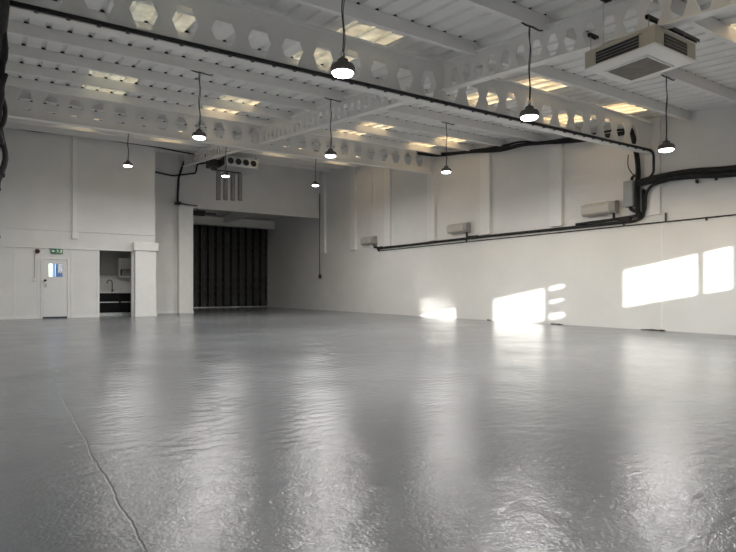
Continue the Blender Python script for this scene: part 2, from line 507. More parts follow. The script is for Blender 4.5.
# behind the small rooms: a window to the yard in line with the exit door
mb.box(XL-.25, 1.0, YB, YB+.25, 0, 7.2); mb.box(2.2, PX1, YB, YB+.25, 0, 7.2)
mb.box(1.0, 2.2, YB, YB+.25, 0, .9); mb.box(1.0, 2.2, YB, YB+.25, 2.3, 7.2)
struct(mb.build('wall_back', M['wall'], origin=(0,YB,0)))
k += 1
struct(MB().box(6.1, HX, YB-.30, YB+.25, 0, HZ).build('trim_%d' % k, M['trim']))
struct(MB().box(6.1, HX+.02, YB-.32, YB-.30, 0, .1).box(4.8, 6.1, YB-.02, YB, 0, .09).build('baseboard_back', M['trim']))
k += 1
struct(MB().box(6.05, XR, YB-.03, YB+.02, HZ-.03, HZ).build('trim_%d' % k, M['steel_white']))
# loading bay
struct(MB().box(HX-.25, HX, YB+.25, YG, 0, 5.2).build('wall_bay_left', M['wall']))
struct(MB().box(HX-.25, XR+.25, YG, YG+.25, 0, 5.2).build('wall_bay_back', M['wall']))
struct(MB().box(HX-.25, XR+.25, YB+.25, YG+.25, 5.0, 5.2).build('ceiling_bay', M['deck']))
tag(MB().box(HX, XR, 29.4, 29.6, 4.49, 4.95).box(HX, XR, 29.33, 29.67, 4.47, 4.49).build('lintel_beam', M['steel_white']), 'white lintel beam above the dark folding gate', 'beam')
tag(MB().box(9.88, 10.12, YB+.25, 29.33, 4.62, 4.65).box(9.98, 10.02, YB+.25, 29.33, 4.65, 5.0).build('bay_roof_beam', M['steel_white']), 'white beam running back under the loading bay ceiling to the lintel', 'beam')

# ---------------------------------------------------------------- castellated steel beams
def castellated(name, label, s0, s1, h0, pitch, hw, ht, hh, H, place, fw, zc, th=.012):
    """place(s, z, n) -> world; z from the underside"""
    root = thing(name, label, 'beam', place((s0+s1)/2, 0, 0))
    ft = .018
    web = MB()
    A = lambda s, z: place(s, z, -th/2)
    B = lambda s, z: place(s, z, th/2)
    holes = []
    n = math.ceil((s0 + .25*pitch + hw*.5 - h0)/pitch)
    while h0 + pitch*n + hw*.5 < s1 - .12:
        if h0 + pitch*n - hw*.5 > s0 + .03: holes.append(h0 + pitch*n)
        n += 1
    x = s0
    def q(pts): web.prism(pts, A, B)
    for i, c in enumerate(holes):
        e = (c + holes[i+1])/2 if i+1 < len(holes) else s1
        for sg in (1, -1):
            def P(s, dz): return (s, zc + sg*dz)
            Z = (H - zc if sg > 0 else zc) - ft*.5
            q([P(x,0), P(c-hw/2,0), P(c-ht/2,hh/2), P(c-ht/2,Z), P(x,Z)])
            q([P(c-ht/2,hh/2), P(c+ht/2,hh/2), P(c+ht/2,Z), P(c-ht/2,Z)])
            q([P(c+hw/2,0), P(e,0), P(e,Z), P(c+ht/2,Z), P(c+ht/2,hh/2)])
        x = e
    web.build('web', M['steel_white'], root)
    for nm, z0, z1 in (('bottom_flange', 0, ft), ('top_flange', H-ft, H)):
        f = MB()
        nn = 24
        for side_ in (1,):
            p = []
            f.box(s0, s1, -fw/2, fw/2, z0, z1, lambda a, b, c: place(a, c, b))
        f.build(nm, M['steel_white'], root)
    return root
def cross(yb, dz):
    def place(s, z, n): return Vector((s, yb + n, zd(s, yb) - dz + z))
    return place
def along(s, z, n): return Vector((XS + n, s, zd(XS, s) - .62 + z))
castellated('castellated_beam', 'near white cross beam with hexagonal holes and a black cable along its foot', XL, XR-.04, .44, .513, .34, .165, .43, .74, cross(YA, .87), .19, .35)
castellated('castellated_beam', 'far white cross beam with hexagonal holes, in front of the exit door wall', XL, XR-.04, .44, .52, .34, .165, .43, .77, cross(YBm, .79), .19, .42)
castellated('castellated_beam', 'long white beam with small hexagonal holes carrying the square air conditioner', YF, YA-.1, 4.99, .285, .20, .09, .29, .48, along, .15, .205)
castellated('castellated_beam', 'middle stretch of the long holed beam, between the two cross beams', YA+.1, YBm-.1, 8.0, .285, .20, .09, .29, .48, along, .15, .205)
castellated('castellated_beam', 'far stretch of the long holed beam, running to the back wall above the duct heater', YBm+.1, YB, 16.0, .285, .20, .09, .29, .48, along, .15, .205)

# ---------------------------------------------------------------- purlins (channel section, web towards the camera)
def purlin(x0, x1, y):
    m_ = MB()
    def F(a, b, c): return (a, b, zd(a, y) - .2 + c)
    for (ya, yb, za, zb) in ((y, y+.008, 0, .196), (y+.008, y+.07, 0, .008), (y+.062, y+.07, .008, .03), (y+.008, y+.07, .188, .196)):
        m_.box(x0, x1, ya, yb, za, zb, F)
    return m_
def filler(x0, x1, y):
    """black strip between purlin and roof sheet, filling the ribs"""
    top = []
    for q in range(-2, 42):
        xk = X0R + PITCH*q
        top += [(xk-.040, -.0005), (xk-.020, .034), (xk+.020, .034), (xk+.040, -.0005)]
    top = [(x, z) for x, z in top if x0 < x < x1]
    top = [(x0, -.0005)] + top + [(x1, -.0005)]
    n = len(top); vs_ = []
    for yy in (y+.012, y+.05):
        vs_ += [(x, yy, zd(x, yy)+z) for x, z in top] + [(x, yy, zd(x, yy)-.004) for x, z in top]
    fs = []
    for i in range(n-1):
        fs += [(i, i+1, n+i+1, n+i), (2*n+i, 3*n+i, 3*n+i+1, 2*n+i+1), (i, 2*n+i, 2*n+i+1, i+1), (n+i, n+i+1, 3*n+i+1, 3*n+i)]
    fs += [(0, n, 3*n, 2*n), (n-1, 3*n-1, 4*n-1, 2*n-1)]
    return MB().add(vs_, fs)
ordn = ['first', 'second', 'third', 'fourth', 'fifth', 'sixth', 'seventh']
for kk in range(-2, 13):
    y = 6.44 + 1.38*kk
    if y < YA: place_txt = '%s in front of the near cross beam' % ordn[0 - kk]
    elif y < YBm: place_txt = '%s beyond the near cross beam' % ordn[kk - 1]
    else: place_txt = '%s beyond the far cross beam' % ordn[kk - 7]
    for x0, x1, sd in ((XL, XS-.008, 'left'), (XS+.008, XR, 'right')):
        pu = purlin(x0, x1, y).build('roof_purlin', M['steel_white'])
        filler(x0, x1, y).build('dark_rib_filler', M['rubber'], pu)  # black strip added to put the shade into the rib gaps
        tag(pu, 'roof purlin %s of the long beam, %s' % (sd, place_txt), 'purlin', 'roof purlins')

# ---------------------------------------------------------------- pendant lamps
def make_lamp():
    root = thing('pendant_lamp', '', 'lamp', (0,0,0), 'pendant lamps hanging in three rows')
    # origin = foot of the glowing lens; the cable ends at the purlin 1.33 m above
    hs = MB()
    hs.lathe([(.02,.235),(.022,.215),(.050,.21),(.060,.20),(.060,.168),(.075,.163),(.116,.148),(.131,.122),(.134,.09),(.126,.066),(.114,.066)][::-1], (0,0,0), 28)
    hs.build('housing', M['lamp_body'], root)
    MB().lathe([(.02,.034),(.07,.036),(.104,.045),(.117,.064),(.112,.072)], (0,0,0), 28).build('lens', M['glow'], root)
    ld = bpy.data.lights.new('lamp_light', 'AREA'); ld.shape = 'DISK'; ld.size = .22; ld.energy = LAMP_WATTS; ld.color = (1.0, .978, .945)
    lo = bpy.data.objects.new('lamp_light', ld); lo.location = (0, 0, .030); col.objects.link(lo); lo.parent = root
    lp = MB(); lp.tube(smooth_path([(-.02,0,.235),(-.022,0,.27),(0,0,.30),(.022,0,.27),(.02,0,.235)], 4), .004, 6); lp.build('hanging_loop', M['dark_metal'], root)
    c = MB()
    c.tube(smooth_path([(0,0,.295),(.012,.004,.5),(-.012,0,.75),(.01,-.006,1.0),(-.008,0,1.2),(.0,0,1.315)], 5), .007, 6)
    c.tube(smooth_path([(.005,0,.24),(.03,.004,.45),(.004,0,.7),(.026,-.006,.95),(.008,0,1.15),(.02,0,1.315)], 5), .0055, 6)
    c.build('hanging_cable', M['black'], root)
    tk = MB(); tk.tube(smooth_path([(-.16,.0,1.322),(-.06,.0,1.305),(.06,.0,1.312),(.2,.0,1.30),(.27,0,1.322)], 4), .012, 6); tk.build('cable_tie', M['black'], root)
    return root
lampspots = [
 (3.03, -1, 'nearest row, largest lamp, in front of the near cross beam'),
 (5.99, -1, 'nearest row, left of the square ceiling air conditioner'),
 (9.46, -1, 'nearest row, beside the right-hand wall and black pipes'),
 (3.12, 3, 'middle row, left lamp before the far cross beam'),
 (6.00, 3, 'middle row, centre lamp beside the long beam'),
 (9.36, 3, 'middle row, right lamp near the thick black cable'),
 (3.05, 8, 'farthest row, above the kitchen opening'),
 (6.00, 8, 'farthest row, in front of the duct heater'),
 (9.28, 8, 'farthest row, above the right of the loading bay opening')]
lamp0 = make_lamp()
for i, (x, kk, txt) in enumerate(lampspots):
    o = lamp0 if i == 0 else copy_tree(lamp0)
    y = 6.44 + 1.38*kk + .035
    o.location = (x, y, zd(x, y) - .2 - 1.325)
    o['label'] = 'lit dark pendant lamp, ' + txt

# ---------------------------------------------------------------- ceiling cassette air conditioner
cx0, cx1, cy0, cy1, cz = 6.15, 7.06, 3.44, 4.35, 3.75
ac = thing('ceiling_air_conditioner', 'large square white ceiling air conditioner with black side grilles, hung under the long beam', 'air conditioner', ((cx0+cx1)/2, (cy0+cy1)/2, cz))
body = MB()
body.box(cx0+.02, cx1-.02, cy0+.02, cy1-.02, cz+.012, cz+.19)
body.cbox(cx0, cx1, cy0, cy1, cz+.17, cz+.222, .012)
for (a, b) in ((cx0, cy0), (cx1-.2, cy0), (cx0, cy1-.16), (cx1-.2, cy1-.16)):
    body.box(a+.004, a+.196, b+.004, b+.156, cz+.010, cz+.18)
body.build('casing', M['ac_taupe'], ac)
pn = MB()
o_, i_ = .0, .19
lev = [(-.006, cz+.012), (-.006, cz+.002), (.02, cz-.008), (.16, cz-.012)]
ring = []
for off, z in lev:
    ring.append([(cx0+off, cy0+off, z), (cx1-off, cy0+off, z), (cx1-off, cy1-off, z), (cx0+off, cy1-off, z)])
vs_ = [p for r in ring for p in r]
fs = []
for r in range(len(ring)-1):
    for q in range(4): fs.append((r*4+q, r*4+(q+1)%4, (r+1)*4+(q+1)%4, (r+1)*4+q))
fs.append((3,2,1,0)); fs.append((12,13,14,15))
pn.add(vs_, fs)
pn.build('bottom_panel', M['ac_white'], ac)
MB().box(cx0+.235, cx1-.13, cy0+.225, cy1-.155, cz-.020, cz-.011).build('intake_grille', M['ac_mesh'], ac)
fr = MB()
gx0, gx1, gy0, gy1 = cx0+.235, cx1-.13, cy0+.225, cy1-.155
for (a, b, c, d) in ((gx0-.02, gx1+.02, gy0-.02, gy0), (gx0-.02, gx1+.02, gy1, gy1+.02), (gx0-.02, gx0, gy0, gy1), (gx1, gx1+.02, gy0, gy1)):
    fr.box(a, b, c, d, cz-.024, cz-.011)
fr.build('intake_frame', M['ac_white'], ac)
# grilles: dark recess with louvres on each of the four sides
def grille(axis, at, u0, u1):
    gb = MB(); sg = 1 if at in (cx1, cy1) else -1
    def bx(m_, d0, d1, ua, ub, za, zb):
        lo, hi = sorted((at + sg*d0, at + sg*d1))
        if axis == 'x': m_.box(lo, hi, ua, ub, za, zb)
        else: m_.box(ua, ub, lo, hi, za, zb)
    bx(gb, -.016, -.006, u0, u1, cz+.030, cz+.168)
    p = gb.build('side_grille', M['black'], ac)
    lv = MB()
    for q in range(3):
        z = cz + .057 + q*.037
        bx(lv, -.008, -.001, u0, u1, z, z+.005)
    lv.build('louvre', M['duct'], p)
grille('x', cx0, cy0+.20, cy1-.14)
grille('x', cx1, cy0+.20, cy1-.14)
grille('y', cy0, cx0+.22, cx1-.18)
grille('y', cy1, cx0+.22, cx1-.18)
for yy, zz in ((3.55, 4.085), (4.30, 4.165)):
    s_ = MB()
    s_.box(6.17, cx1+.28, yy-.02, yy+.02, zz+.036, zz+.04); s_.box(6.17, cx1+.28, yy-.02, yy-.016, zz, zz+.036); s_.box(6.17, cx1+.28, yy+.016, yy+.02, zz, zz+.036)
    s_.build('support_channel', M['dark_metal'], ac)
    for xx in (cx0+.06, cx1-.06):
        MB().tube([(xx, yy, cz+.215), (xx, yy, zz+.05)], .006, 6).build('hanger_rod', M['galv'], ac)
MB().box(XS-.15, XS+.14, 4.12, 4.16, zd(XS,4.14)-.12, zd(XS,4.14)-.08).build('hanger_bracket', M['dark_metal'], ac)
MB().tube([(XS-.12, 4.14, cz+.215), (XS-.12, 4.14, zd(XS,4.14)-.09)], .003, 6).build('hanger_rod', M['galv'], ac)

# ---------------------------------------------------------------- wall-mounted split units on the right wall
def make_split():
    root = thing('wall_air_conditioner', '', 'air conditioner', (0,0,0), 'wall air conditioners on the right-hand wall')
    # origin at the wall, underside, centre; length along y, front towards -x
    prof = [(0,0),(-.13,.0),(-.185,.045),(-.20,.12),(-.20,.235),(-.175,.285),(-.12,.30),(0,.30)]
    b = MB(); b.prism(prof, lambda x, z: (x, -.36, z), lambda x, z: (x, .45, z)); b.build('body', M['split'], root)
    e = MB(); pe = [(x*1.03, (z-.15)*1.05+.15) for x, z in prof]
    e.prism(pe, lambda x, z: (x, -.53, z), lambda x, z: (x, -.36, z)); e.build('end_cover', M['split_grey'], root)
    v_ = MB(); v_.prism([(-.132,-.002),(-.187,.043),(-.192,.036),(-.137,-.009)], lambda x, z: (x, -.33, z), lambda x, z: (x, .41, z)); v_.build('louvre', M['split_grey'], root)
    v_ = MB()
    v_.box(-.206, -.198, -.35, .43, .228, .236)
    for q in range(6): v_.box(-.165, -.13, -.33+q*.12, -.25+q*.12, .288, .304)
    v_.build('intake_slots', M['split_grey'], root)
    v_ = MB(); v_.tube(elbow_path([(-.09,-.44,0),(-.09,-.44,-.16),(-.06,-.46,-.17),(-.06,-.75,-.18)], .05), .032, 8); v_.build('pipe_tail', M['rubber'], root)
    return root
sp0 = make_split()
for i, (y, z, txt) in enumerate(((8.72, 2.92, 'nearest of three, beside the grey isolator box'),
                                 (14.05, 2.92, 'middle of the three'),
                                 (19.6, 2.92, 'farthest of three, at the end of the pipe run'))):
    o = sp0 if i == 0 else copy_tree(sp0)
    o.location = (XR-.001 if True else 0, y, z)
    o['label'] = 'aged cream wall air conditioner, ' + txt

# ---------------------------------------------------------------- pipes and cables on the right wall
def one_tube(name, label, cat, path, r, mat, seg=8):
    return tag(MB().tube(path, r, seg).build(name, mat), label, cat)
xw = XR-.05
# black lagged pipe run at 2.7 m, linking the wall units, turning up to the main bundle
pr = thing('lagged_pipe', 'thick black lagged pipe run along the right-hand wall below the wall air conditioners', 'pipe', (xw, 12, 2.7))
MB().tube(elbow_path([(xw,19.1,2.80),(xw,18.9,2.70),(xw,13.0,2.70),(xw,7.75,2.66),(xw-.0,7.52,2.74),(xw-.0,7.52,3.4)], .12), .042, 8).build('lagging', M['rubber'], pr)
MB().tube(elbow_path([(xw-.03,9.4,2.74),(xw-.03,8.3,2.76),(xw-.03,7.70,2.78),(xw-.05,7.46,2.85),(xw-.05,7.44,3.3),(xw-.05,7.30,3.47),(xw-.05,6.9,3.52)], .2), .036, 8).build('branch', M['rubber'], pr)
for y in (18.8, 13.3, 8.0):
    MB().cbox(xw-.05, xw+.05, y-.16, y+.16, 2.655, 2.77, .02).build('pipe_bracket', M['rubber'], pr)
th_ = thing('thin_pipe', 'thin black pipe running low along the whole right-hand wall', 'pipe', (xw, 12, 2.55))
MB().tube(elbow_path([(xw+.02,19.0,2.75),(xw+.02,18.95,2.60),(xw+.02,12.0,2.585),(xw+.02,-.9,2.54)], .05), .016, 6).build('pipe', M['rubber'], th_)
for y in (18.9, 13.7, 8.05, 7.0, 6.1):
    MB().box(xw+.0, xw+.05, y-.012, y+.012, 2.5 if y<7 else 2.57, 2.58 if y < 6.5 else (2.78 if y < 7.5 else 2.68)).build('pipe_clip', M['black'], th_)
# main bundle: five lagged pipes from the isolator box towards the front
bd = thing('pipe_bundle', 'heavy black bundle of lagged pipes leaving the column along the right-hand wall', 'pipe', (xw, 5, 3.5))
for q, (dz, dx, r) in enumerate(((.0,-.02,.042),(.075,-.03,.04),(-.08,-.02,.042),(.035,-.085,.036),(-.045,-.085,.036))):
    p = [(xw+dx-.09, 7.60, 3.56+dz*.6), (xw+dx-.04, 7.1, 3.60+dz*.8), (xw+dx-.01, 6.4, 3.585+dz), (xw+dx, 5.5, 3.49+dz*1.1), (xw+dx-.01, 4.0, 3.45+dz*1.1), (xw+dx, 2.0, 3.44+dz), (xw+dx, -.9, 3.44+dz)]
    MB().tube(smooth_path(p, 5), r, 8).build('lagged_pipe', M['rubber'], bd)
for y in (6.3, 5.9):
    MB().box(xw-.01, xw+.05, y-.02, y+.02, 3.36, 3.44).build('bracket', M['black'], bd)
# riser through the end of the near beam
rs = thing('cable_riser', 'black cables climbing the wall behind the end of the near cross beam', 'cable', (xw, 7.7, 2.8))
for q, (dy, dx) in enumerate(((0,0),(.03,-.05),(-.03,-.06),(.0,-.10))):
    p = [(xw+dx-.02, 7.62+dy, 2.74), (xw+dx-.03, 7.64+dy, 3.4), (xw+dx-.02, 7.62+dy, 3.9), (xw+dx-.05, 7.68+dy*1.2, 4.5), (xw+dx-.02, 7.8+dy, 4.88)]
    MB().tube(smooth_path(p, 5), .034, 7).build('cable', M['rubber'], rs)
MB().tube(smooth_path([(xw-.1,7.86,4.3),(xw-.06,7.88,4.0),(xw-.02,7.74,3.75)], 5), .012, 6).build('loose_cable', M['rubber'], rs)
# high bundle between the cross beams, up under the roof edge
hb = thing('cable_bundle', 'thick sagging black cable bundle high on the right-hand wall between the cross beams', 'cable', (xw, 12, 5.2))
hp = [(12.2,15.35,5.86),(12.75,14.9,5.72),(12.86,13.43,5.55),(12.87,12.1,5.37),(12.86,11.2,5.30),(12.87,10.57,5.19),(12.86,9.28,5.02),(12.87,8.3,4.92),(12.88,7.75,4.86)]
for q, (dz, dx, r, wv) in enumerate(((0,0,.036,.0),(.05,-.03,.03,.03),(-.045,-.01,.034,-.03),(.0,-.06,.03,.04))):
    p = [(a+dx, b, c+dz+wv*math.sin(i*1.9+q)) for i, (a, b, c) in enumerate(hp)]
    MB().tube(smooth_path(p, 5), r, 7).build('cable', M['rubber'], hb)
# cable clipped along the foot of the near cross beam
def zab(x): return zd(x, YA) - .87
cb = thing('beam_cable', 'black cable clipped along the bottom of the near cross beam, dropping at the right wall', 'cable', (6.5, YA-.1, zab(6.5)))
yc = YA-.125
MB().tube(elbow_path([(XL+.02, yc, zab(XL)+.03), (3, yc, zab(3)+.03), (6.3, yc, zab(6.3)+.03), (12.72, yc, zab(12.72)+.03), (12.86, yc, zab(12.86)-.04), (12.86, yc+.0, 3.72), (12.86, 7.45, 3.58)], .1), .03, 8).build('cable', M['rubber'], cb)
x = .3
while x < 12.5:
    MB().box(x-.022, x+.022, yc-.035, yc+.03, zab(x)-.012, zab(x)+.006).build('cable_clip', M['dark_metal'], cb)
    x += .32
# grey isolator
ib = thing('isolator_box', 'grey isolator box on the right wall beside the black riser', 'electrical box', (XR, 7.8, 3.05))
MB().cbox(XR-.16, XR+.02, 7.72, 7.99, 3.02, 3.66, .012).build('enclosure', M['grey_box'], ib)
MB().cbox(XR-.175, XR-.16, 7.74, 7.97, 3.05, 3.63, .005).build('cover', M['grey_box'], ib)
MB().tube(smooth_path([(XR-.1,7.8,3.66),(XR-.1,7.78,3.74),(XR-.09,7.68,3.78)],4), .035, 7).build('top_cable', M['rubber'], ib)
MB().tube(smooth_path([(XR-.1,7.84,3.03),(XR-.1,7.8,2.95),(XR-.09,7.66,2.87)],4), .045, 7).build('bottom_cable', M['rubber'], ib)

# pull cord and conduit at the far right corner
pc = thing('pull_switch_conduit', 'thin conduit with a small switch at the right edge of the loading bay opening', 'conduit', (XR-.04, 23.82, 1.6))
MB().tube([(XR-.12,23.87,1.7),(XR-.12,23.87,5.7)], .018, 6).build('conduit', M['dark_metal'], pc)
sw = MB(); sw.cbox(XR-.18, XR-.06, 23.80, 23.90, 1.55, 1.72, .012); sw.lathe([(.045,0),(.04,.03),(.025,.06)], (XR-.12,23.855,1.715), 12); sw.build('switch', M['dark_metal'], pc)

# black pipes around the column left of the loading bay
yq = YB-.08
cp = thing('column_pipes', 'black pipes bending around the column left of the loading bay', 'pipe', (6.1, yq, 4.6))
MB().tube(elbow_path([(5.0,yq,5.92),(5.15,yq,5.84),(5.9,yq,5.76),(6.85,yq,5.98),(6.92,yq,6.38),(7.6,yq-1.6,6.3)], .08), .035, 7).build('pipe', M['rubber'], cp)
MB().tube(elbow_path([(6.36,yq,6.42),(6.14,yq,5.72),(6.10,yq,5.0),(6.10,yq,4.66)], .1), .045, 7).build('riser', M['rubber'], cp)
MB().tube(elbow_path([(5.16,yq,6.1),(5.15,yq,5.84)], .05), .02, 6).build('stub', M['rubber'], cp)
MB().tube([(5.98,YB-.36,4.62),(6.4,YB-.36,4.56),(6.85,YB-.36,4.55)], .025, 6).cbox(5.98,6.16,YB-.38,YB-.02,4.56,4.66,.015).build('end_fitting', M['rubber'], cp)

# cable looping along the top of the partition
one_tube('partition_cable', 'black cable sagging along the top of the exit door wall under the far beam', 'cable',
         smooth_path([(XL+.1,YP-.06,6.31),(.05,YP-.06,6.35),(.9,YP-.06,6.33),(2.07,YP-.12,6.38),(3.5,YP-.06,6.37),(4.6,YP-.06,6.36),(5.6,YP+.1,6.34),(6.28,YP+.3,6.36)], 6), .03, M['rubber'])

# cables hanging on the left wall column at the edge of view
struct(MB().box(XL, -.06, YA-.1, YA+.1, 0, zab(0)).build('wall_left_column', M['steel_white']))
lc = thing('hanging_cables', 'tangle of black cables down the column at the left edge', 'cable', (-.05, 7.15, 1.6))
MB().tube(smooth_path([(.0,7.18,4.6),(-.005,7.16,4.1),(-.05,7.18,3.55),(-.08,7.2,3.2)], 5), .06, 8).build('lagged_pipe', M['dark_metal'], lc)
rl = random.Random(3)
for q, (zt, zb, amp) in enumerate(((3.9, 1.52, .035), (3.75, 2.05, .055), (3.6, 2.2, .06), (3.3, 2.55, .05))):
    p = []
    z = zt
    while z > zb:
        a_ = amp if z > 2.15 else .012
        p.append((-.035 + rl.uniform(-a_, a_) - (.035 if z < 2.15 else 0), 7.16 + rl.uniform(-.03, .03), z)); z -= rl.uniform(.14, .30)
    p.append((-.05, 7.2, zb))
    MB().tube(smooth_path(p, 4), (.022, .03, .024, .028)[q], 7).build('cable', M['rubber'], lc)

# ---------------------------------------------------------------- duct heater hung below the far stretch of the long beam
hx0, hx1, hy0, hy1, hz0, hz1 = 7.02, 8.32, 20.5, 21.9, 5.72, 6.10
ht = thing('duct_heater', 'silver ceiling heater with four round black outlets above the loading bay', 'heater', ((hx0+hx1)/2, (hy0+hy1)/2, hz0))
MB().cbox(hx0, hx1, hy0, hy1, hz0, hz1, .02).build('casing', M['silver'], ht)
MB().box(hx0-.02, hx0, hy0+.1, hy1-.1, hz0+.04, hz1-.04).build('side_panel', M['dark_metal'], ht)
for q in range(4):
    x = hx0 + .2 + q*.305
    MB().lathe([(.135,0),(.135,-.03),(.125,-.035),(.125,-.01)], (x, hy0, (hz0+hz1)/2), 20, 'y').build('outlet_ring', M['silver'], ht)
    MB().lathe([(.122,-.008),(.122,-.012)], (x, hy0, (hz0+hz1)/2), 20, 'y').build('outlet', M['black'], ht)
for q in range(4):
    x = hx0 + .14 + q*.30
    prof = []
    z = 0.0
    zt = hz0 + .02 - 4.58
    nseg = 26
    for j in range(nseg+1):
        zz = zt*j/nseg
        prof.append((.088 + (.010 if j % 2 else 0), zz))
    MB().lathe(prof, (x, hy1-.12, 4.58+.02*q), 14).build('hanging_duct', M['duct'], ht)
gr = MB(); gr.cbox(hx0-.42, hx0-.06, 21.1, 21.6, hz0+.02, hz0+.32, .03); gr.tube(elbow_path([(hx0-.2,20.9,hz0-.1),(hx0-.55,20.9,hz0+.05),(hx0-.55,21.2,hz0+.45)], .1), .04, 7); gr.tube([(hx0-.3,21.3,hz0-.06),(hx0+.9,21.3,hz0-.06)], .03, 7); gr.box(hx0-.06,hx0+.0,21.2,21.5,hz0+.1,hz0+.2)
gr.build('fan_motor', M['dark_metal'], ht)
for xx in (hx0+.06, hx1-.06):
    for yy in (hy0+.1, hy1-.1):
        MB().tube([(xx,yy,hz1-.01),(xx,yy,zd(xx,yy)-.19)], .008, 6).build('hanger_rod', M['galv'], ht)
    MB().box(xx-.02, xx+.02, hy0-.05, hy1+.05, hz1, hz1+.04).build('support_channel', M['galv'], ht)

# ---------------------------------------------------------------- exit door
dx0, dx1, dz1 = 1.10, 1.83, 2.02
door = struct(MB().box(dx0, 1.27, YP-.01, YP+.035, .06, dz1).box(1.70, dx1, YP-.01, YP+.035, .06, dz1).box(1.27, 1.70, YP-.01, YP+.035, .06, 1.42).box(1.27, 1.70, YP-.01, YP+.035, 1.88, dz1).build('door_1', M['door']))
MB().box(1.04, dx0+.02, YP+.036, YP+.06, 0, 2.08).box(dx1-.02, 1.90, YP+.036, YP+.06, 0, 2.08).box(dx0, dx1, YP+.036, YP+.06, dz1-.02, 2.08).box(1.04, dx0-.006, YP-.03, YP+.06, 0, 2.08).box(dx1+.006, 1.90, YP-.03, YP+.06, 0, 2.08).box(dx0-.006, dx1+.006, YP-.03, YP+.06, dz1+.006, 2.08).build('door_frame', M['trim'], door)
MB().box(1.27, 1.70, YP+.008, YP+.014, 1.42, 1.88).build('vision_panel', M['glass'], door)
vb = MB()
for a, b, c, d in ((1.255,1.715,1.405,1.425),(1.255,1.715,1.875,1.895),(1.255,1.275,1.425,1.875),(1.695,1.715,1.425,1.875)): vb.box(a, b, YP-.018, YP-.01, c, d)
vb.build('glazing_bead', M['door'], door)
MB().lathe([(.042,0),(.042,-.02),(.02,-.03),(.02,-.05),(.03,-.055),(.03,-.07)], (1.17, YP-.01, 1.30), 16, 'y').build('door_knob', M['black'], door)
MB().box(1.13, 1.22, YP-.018, YP-.01, 1.06, 1.20).tube([(1.155,YP-.05,1.15),(1.24,YP-.05,1.15)], .009, 6).tube([(1.155,YP-.01,1.15),(1.155,YP-.05,1.15)], .009, 6).build('door_handle', M['galv'], door)
MB().box(dx0, dx1, YP-.014, YP+.03, .005, .06).build('threshold_seal', M['kick'], door)

# exit sign
ex = thing('exit_sign', 'green emergency exit sign with white running man and arrow above the white door', 'sign', (1.515, YP-.02, 2.22))
MB().cbox(1.33, 1.70, YP-.06, YP-.02, 2.225, 2.39, .006).build('sign_plate', M['green'], ex)
def flat(pts, name):
    MB().prism(pts, lambda x, z: (x, YP-.064, z), lambda x, z: (x, YP-.059, z)).build(name, M['sign_white'], ex)
flat([(1.355,2.307),(1.405,2.357),(1.405,2.325),(1.455,2.325),(1.455,2.289),(1.405,2.289),(1.405,2.257)], 'arrow')
mn = MB()
def pl(pts): mn.prism(pts, lambda x, z: (x, YP-.064, z), lambda x, z: (x, YP-.059, z))
pl([(1.535+.014*math.cos(a*math.pi/5), 2.358+.014*math.sin(a*math.pi/5)) for a in range(10)])          # head
pl([(1.522,2.345),(1.556,2.338),(1.566,2.298),(1.536,2.294)])                                           # body
pl([(1.522,2.345),(1.494,2.322),(1.500,2.314),(1.528,2.332)]); pl([(1.556,2.338),(1.586,2.318),(1.582,2.310),(1.552,2.326)])   # arms
pl([(1.536,2.296),(1.514,2.272),(1.486,2.262),(1.490,2.252),(1.522,2.262),(1.552,2.294)])               # front leg
pl([(1.548,2.296),(1.572,2.272),(1.592,2.246),(1.602,2.252),(1.584,2.282),(1.566,2.300)])               # rear leg
mn.build('running_man', M['sign_white'], ex)
flat([(1.622,2.25),(1.672,2.25),(1.672,2.365),(1.622,2.365)], 'doorway_symbol')

# alarm sounder with its cable and call point
al = thing('alarm_sounder', 'dark red alarm sounder with a hanging cable, left of the exit sign', 'alarm', (.945, YP-.03, 2.29))
MB().lathe([(.075,0),(.075,-.04),(.06,-.07),(.03,-.08)], (.945, YP-.02, 2.285), 18, 'y').build('sounder', M['alarm'], al)
MB().tube(smooth_path([(.90,YP-.02,2.24),(.865,YP-.015,2.1),(.86,YP-.012,1.7),(.85,YP-.012,1.36)], 5), .009, 6).build('cable', M['split_grey'], al)
MB().cbox(.79, .90, YP-.045, YP, 1.27, 1.36, .008).build('call_point', M['trim'], al)

# window to the yard behind the door, with a blue fence outside
w6 = struct(MB().box(1.0,2.2,YB+.1,YB+.16,.9,.95).box(1.0,2.2,YB+.1,YB+.16,2.25,2.3).box(1.0,1.05,YB+.1,YB+.16,.95,2.25).box(2.15,2.2,YB+.1,YB+.16,.95,2.25).build('window_6', M['trim']))
MB().box(1.05,2.15,YB+.125,YB+.131,.95,2.25).build('pane', M['glass'], w6)
bf = thing('yard_fence', 'blue slatted fence seen through the glass of the exit door', 'fence', (2.6, 27.5, -.16))
x = 1.75
q = 0
while x < 4.2:
    MB().box(x, x+.105, 27.5, 27.53, -.16, 2.9).build('slat', M['blue'], bf)
    x += .107 if q % 3 else .122
    q += 1
MB().box(1.78, 4.3, 27.53, 27.57, .3, .4).box(1.78, 4.3, 27.53, 27.57, 2.5, 2.6).build('rail', M['blue'], bf)

